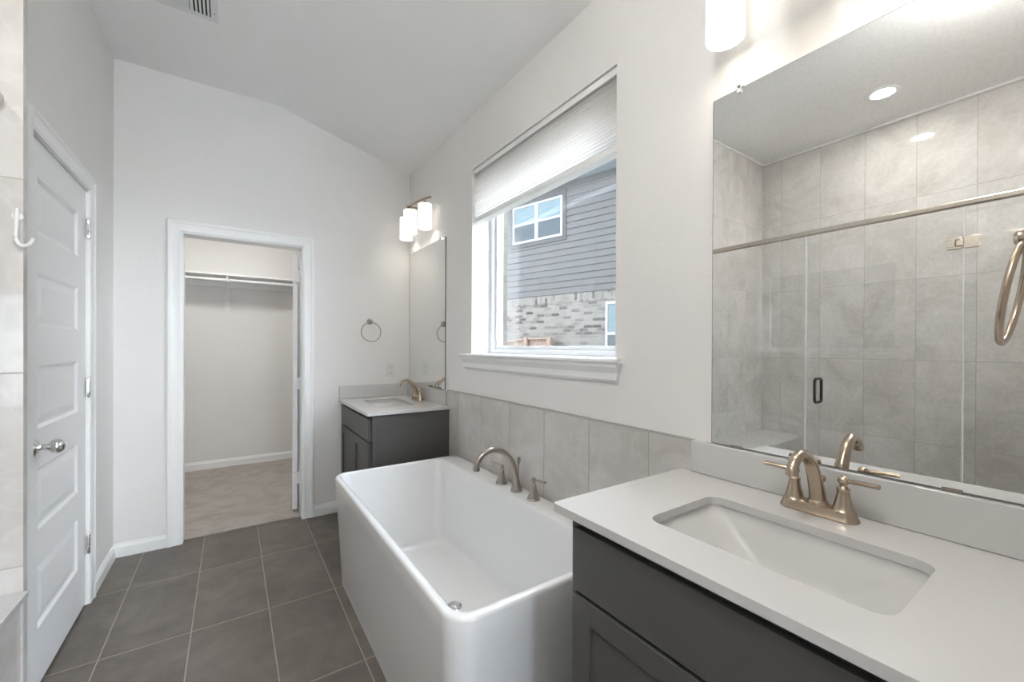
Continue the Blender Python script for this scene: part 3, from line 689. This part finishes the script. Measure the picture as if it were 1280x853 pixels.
finish(boxes(((-.036, -.006, -.058), (.036, -.0005, .058))), 'plate', M_OUT, ot, bevel=.002)
for s in (-1, 1):
    f = finish(loft(BM(), [[(x, -.006, z) for x, z, _ in rrect(-.0165, .0165, s*.024-.0145, s*.024+.0145, 0, .010, 5)], [(x, -.0085, z) for x, z, _ in rrect(-.016, .016, s*.024-.014, s*.024+.014, 0, .010, 5)]]), 'socket', M_OUT, ot)
    finish(boxes(((-.008, -.0090, s*.024-.004), (-.0062, -.0085, s*.024+.007)), ((.0062, -.0090, s*.024-.003), (.008, -.0085, s*.024+.006)), ((-.002, -.0090, s*.024-.0115), (.002, -.0085, s*.024-.0075))), 'slots', M_DARK, f)
hk = thing('robe_hook', 'pale curved hook on the shower end wall beside the white door', 'hook', (XP-.012, YS, 1.655))
finish(lathe(BM(), [(.012, 0), (.014, .003), (.012, .006), (0, .007)], (0, 0, .06), (0, -1, 0), 18), 'mount', M_OUT, hk)
finish(sweep(BM(), catmull([(0, -.004, .085), (.0, -.010, .03), (0.001, -.014, -.01), (.012, -.018, -.030), (.030, -.020, -.026), (.040, -.020, -.005)], 8), lambda q: (.008-.003*q, .006), 12), 'hook_arm', M_OUT, hk)

# ------------------------------------------------------------------ shower
GX = -.597
struct('floor_shower', boxes(((XSB, .04, 0), (GX-.06, YS, .02))), M_SHF, smooth=False)
BZ = .535
bn = thing('shower_bench', 'tiled shower bench with white stone cap at the shower end', 'bench', (XSB, 1.57, 0))
finish(boxes(((.001, .012, .02), (-XSB+XP-.006, YS-1.57-.001, BZ-.022))), 'tiled_base', M_SHE, bn, smooth=False)
finish(boxes(((.001, .0, BZ-.021), (-XSB+XP+.012, YS-1.57-.001, BZ))), 'cap', M_QZ, bn, bevel=.003)
cb = thing('shower_curb', 'low tiled curb under the shower glass with white cap', 'curb', (GX, .9, 0))
finish(boxes(((-.055, -.855, 0.0), (.055, .668, .10))), 'tiled_base', M_SHE, cb, smooth=False)
finish(boxes(((-.062, -.855, .101), (.062, .668, .121))), 'cap', M_QZ, cb, bevel=.003)
ZG = 2.05
def pane(bm, pts): return prism(bm, [(GX-.005, y, z) for y, z in pts], (.010, 0, 0))
p1 = thing('shower_glass_panel', 'fixed clear glass shower panel over the bench, left in the mirror', 'glass panel', (GX, 1.58, .122))
def rel(o, r): o.parent = r; o.matrix_parent_inverse = Matrix.Translation(-Vector(r.location)); return o
rel(finish(pane(BM(), [(1.174, .123), (1.565, .123), (1.565, BZ+.004), (YS-.003, BZ+.004), (YS-.003, ZG), (1.174, ZG)]), 'glass', M_GL, smooth=False), p1)
rel(finish(boxes(((GX-.0055, 1.1685, .123), (GX+.0055, 1.1738, ZG))), 'glass_edge', M_SEAL, smooth=False), p1)
p2 = thing('shower_glass_panel', 'fixed clear glass shower panel right of the hinged glass door in the mirror', 'glass panel', (GX, .25, .122))
rel(finish(pane(BM(), [(.043, .123), (.455, .123), (.455, ZG), (.043, ZG)]), 'glass', M_GL, smooth=False), p2)
rel(finish(boxes(((GX-.0055, .4552, .123), (GX+.0055, .4600, ZG))), 'glass_edge', M_SEAL, smooth=False), p2)
dg = thing('shower_door', 'clear glass shower door with dark loop handle and square nickel hinges', 'shower door', (GX, .8, .135))
rel(finish(pane(BM(), [(.466, .135), (1.164, .135), (1.164, ZG-.012), (.466, ZG-.012)]), 'glass', M_GL, smooth=False), dg)
rel(finish(boxes(((GX-.005, 1.1645, .135), (GX+.005, 1.167, ZG-.012))), 'glass_edge', M_SEAL, smooth=False), dg)
bm = BM()
for s in (1, -1):
    x0 = GX+s*.005; x1 = GX+s*.052; y = 1.098; z0, z1 = .965, 1.115
    sweep(bm, catmull([(x0, y, z0), (x1-.018*s, y, z0), (x1-.005*s, y, z0+.006), (x1, y, z0+.02), (x1, y, z1-.02), (x1-.005*s, y, z1-.006), (x1-.018*s, y, z1), (x0, y, z1)], 6), lambda q: (.0085, .0085), 12, side=(0, 1, 0))
rel(finish(bm, 'handle', M_BLK), dg)
for z in (.42, 1.865):
    h = rel(finish(boxes(((GX+.006, .402, z-.030), (GX+.014, .458, z+.030)), ((GX-.014, .402, z-.030), (GX-.006, .458, z+.030))), 'hinge', M_RAIL, bevel=.0015), dg)
    k = rel(finish(boxes(((GX+.006, .464, z-.030), (GX+.014, .520, z-.018)), ((GX+.006, .464, z+.018), (GX+.014, .520, z+.030)), ((GX+.006, .490, z-.018), (GX+.014, .520, z+.018)), ((GX-.014, .464, z-.03), (GX-.006, .520, z+.03)), ((GX+.006, .459, z-.014), (GX+.017, .484, z+.014))), 'hinge', M_RAIL, bevel=.0015), dg)
hr = finish(boxes(((GX-.015, .042, ZG+.001), (GX+.015, YS-.001, ZG+.037))), 'shower_header_rail', M_RAIL, bevel=.010, seg=4)
tag(recenter(hr), 'long nickel header rail along the top of the shower glass', 'rail')

# ------------------------------------------------------------------ outdoors
struct('ground', boxes(((XO+.02, -12, -.35), (30, 30, -.25))), M_GRASS, smooth=False)
TH = radians(-15.5)
nh = thing('neighbor_house', 'two-storey neighbouring house, grey lap siding over pale brick, outside the window', 'house', (5.9, 7.0, -.25), radians(15.5))
# local frame: y along the wall (s), -x towards us (outwards), z up from the ground (z0 = -.25)
Z0 = -.25
def nz_(z): return z-Z0
SA, SB = -9.0, 1.9
finish(boxes(((0.0, SA, 0), (.2, SB, nz_(2.27)))), 'brick_wall', M_BRICK, nh, smooth=False)
finish(boxes(((-.006, SA, nz_(2.272)), (.2, SB, nz_(2.468)))), 'soldier_course', M_SOLD, nh, smooth=False)
bm = BM(); lap = .1385; z = 2.472
while z < 4.83:
    prism(bm, [(-.022, SA, nz_(z)), (.0, SA, nz_(z)), (.0, SA, nz_(min(z+lap, 4.86))), (-.006, SA, nz_(min(z+lap, 4.86)))], (0, SB-SA, 0)); z += lap
box(bm, (.001, SA, nz_(2.472)), (.2, SB, nz_(4.86)))
finish(bm, 'lap_siding', M_SID, nh, smooth=False)
finish(boxes(((-.035, SA, nz_(4.735)), (-.023, SB, nz_(4.86)))), 'frieze_board', M_STRIM, nh, bevel=.003)
def nwin(s0, s1, z0, z1, twin, trim=True, ratio=.5):
    """double-hung window, glass in blinds"""
    x = -.03
    if trim: finish(boxes(((-.034, s0-.09, nz_(z1)+.001), (-.023, s1+.09, nz_(z1)+.13)), ((-.034, s0-.09, nz_(z0)-.10), (-.023, s1+.09, nz_(z0)-.001)), ((-.034, s0-.09, nz_(z0)), (-.023, s0-.001, nz_(z1))), ((-.034, s1+.001, nz_(z0)), (-.023, s1+.09, nz_(z1)))), 'window_trim', M_STRIM, nh, bevel=.003)
    bm = frame(-.045, -.0225, s0, s1, nz_(z0), nz_(z1), .05)
    cols = [(s0+.05, s1-.05)]
    if twin:
        m = (s0+s1)/2; box(bm, (-.045, m-.045, nz_(z0)+.05), (-.0225, m+.045, nz_(z1)-.05)); cols = [(s0+.05, m-.045), (m+.045, s1-.05)]
    zm = z0+(z1-z0)*ratio
    for a, b in cols: box(bm, (-.042, a, nz_(zm)-.025), (-.0225, b, nz_(zm)+.025))
    f = finish(bm, 'window', M_NFR, nh, bevel=.003)
    for a, b in cols:
        finish(boxes(((-.030, a, nz_(z0)+.05), (-.0235, b, nz_(zm)-.025))), 'pane', M_BLD, f, smooth=False)
        finish(boxes(((-.030, a, nz_(zm)+.025), (-.0235, b, nz_(z1)-.05))), 'pane', M_BL, f, smooth=False)
nwin(-.20, 1.205, 3.735, 4.615, True)
nwin(-2.15, -1.235, .95, 2.225, False, trim=False)
nwin(-5.6, -4.6, .95, 2.225, False, trim=False)
# eave and roof
finish(boxes(((-.42, SA, nz_(4.862)), (.2, SB, nz_(4.885)))), 'soffit', M_SOFF, nh)
finish(boxes(((-.445, SA, nz_(4.85)), (-.421, SB, nz_(5.03)))), 'fascia', M_STRIM, nh)
bm = BM(); prism(bm, [(-.47, SA, nz_(5.035)), (3.2, SA, nz_(6.6)), (3.2, SA, nz_(6.5)), (-.40, SA, nz_(4.90))], (0, SB-SA+.1, 0)); finish(bm, 'roof', M_ROOF, nh)
# our own house's brick return beyond the window
struct('wall_outside', boxes(((XO+.001, 3.45, -.25), (2.28, 3.75, 5.0))), M_BRICKT, smooth=False)
struct('wall_outside_face', boxes(((XO+.001, -1, -.25), (XO+.03, WY0-.05, 3.0)), ((XO+.001, WY1+.05, -.25), (XO+.03, 3.45, 3.0)), ((XO+.001, WY0-.05, -.25), (XO+.03, WY1+.05, WZ0-.06)), ((XO+.001, WY0-.05, WZ1+.05), (XO+.03, WY1+.05, 3.0))), M_BRICKT, smooth=False)
# fence in front of the neighbour's wall
fn = thing('wooden_fence', 'weathered brown wooden fence in front of the neighbouring brick wall', 'fence', (5.9, 7.0, -.25), radians(15.5))
SF0 = -.03
def fz(s): return nz_(1.515 if s < .62 else 1.515-(s-.62)*.10)
sq = 0
s = SF0+.12
while s < 1.95:
    bm = BM(); box(bm, (-.14, s, 0), (-.124, s+.135, fz(s)-.03)); finish(bm, 'picket', M_WOOD, fn); s += .14
for s in (SF0, .62, 1.5): finish(boxes(((-.23, s, 0), (-.141, s+.10, fz(s)+.01))), 'post', M_WOOD, fn, bevel=.004)
bm = BM(); prism(bm, [(-.20, SF0+.1, fz(SF0)-.03), (-.20, .62, fz(.62)-.03), (-.20, 1.95, fz(1.95)-.03), (-.20, 1.95, fz(1.95)+.005), (-.20, .62, fz(.62)+.005), (-.20, SF0+.1, fz(SF0)+.005)], (.085, 0, 0)); finish(bm, 'cap_rail', M_WOOD, fn)

# ------------------------------------------------------------------ repeats share a group
for base, g in (('sink_faucet', 'vanity faucets'), ('vanity_cabinet', 'vanity cabinets'), ('countertop', 'vanity countertops'), ('sink', 'undermount sinks'),
                ('wall_mirror', 'frameless wall mirrors'), ('vanity_light', 'vanity lights'), ('towel_ring', 'towel rings'), ('shower_glass_panel', 'fixed shower glass panels'),
                ('backsplash', 'quartz backsplash strips'), ('side_splash', 'quartz backsplash strips')):
    for o in C.objects:
        if o.parent is None and o.name.split('.')[0] == base: o['group'] = g
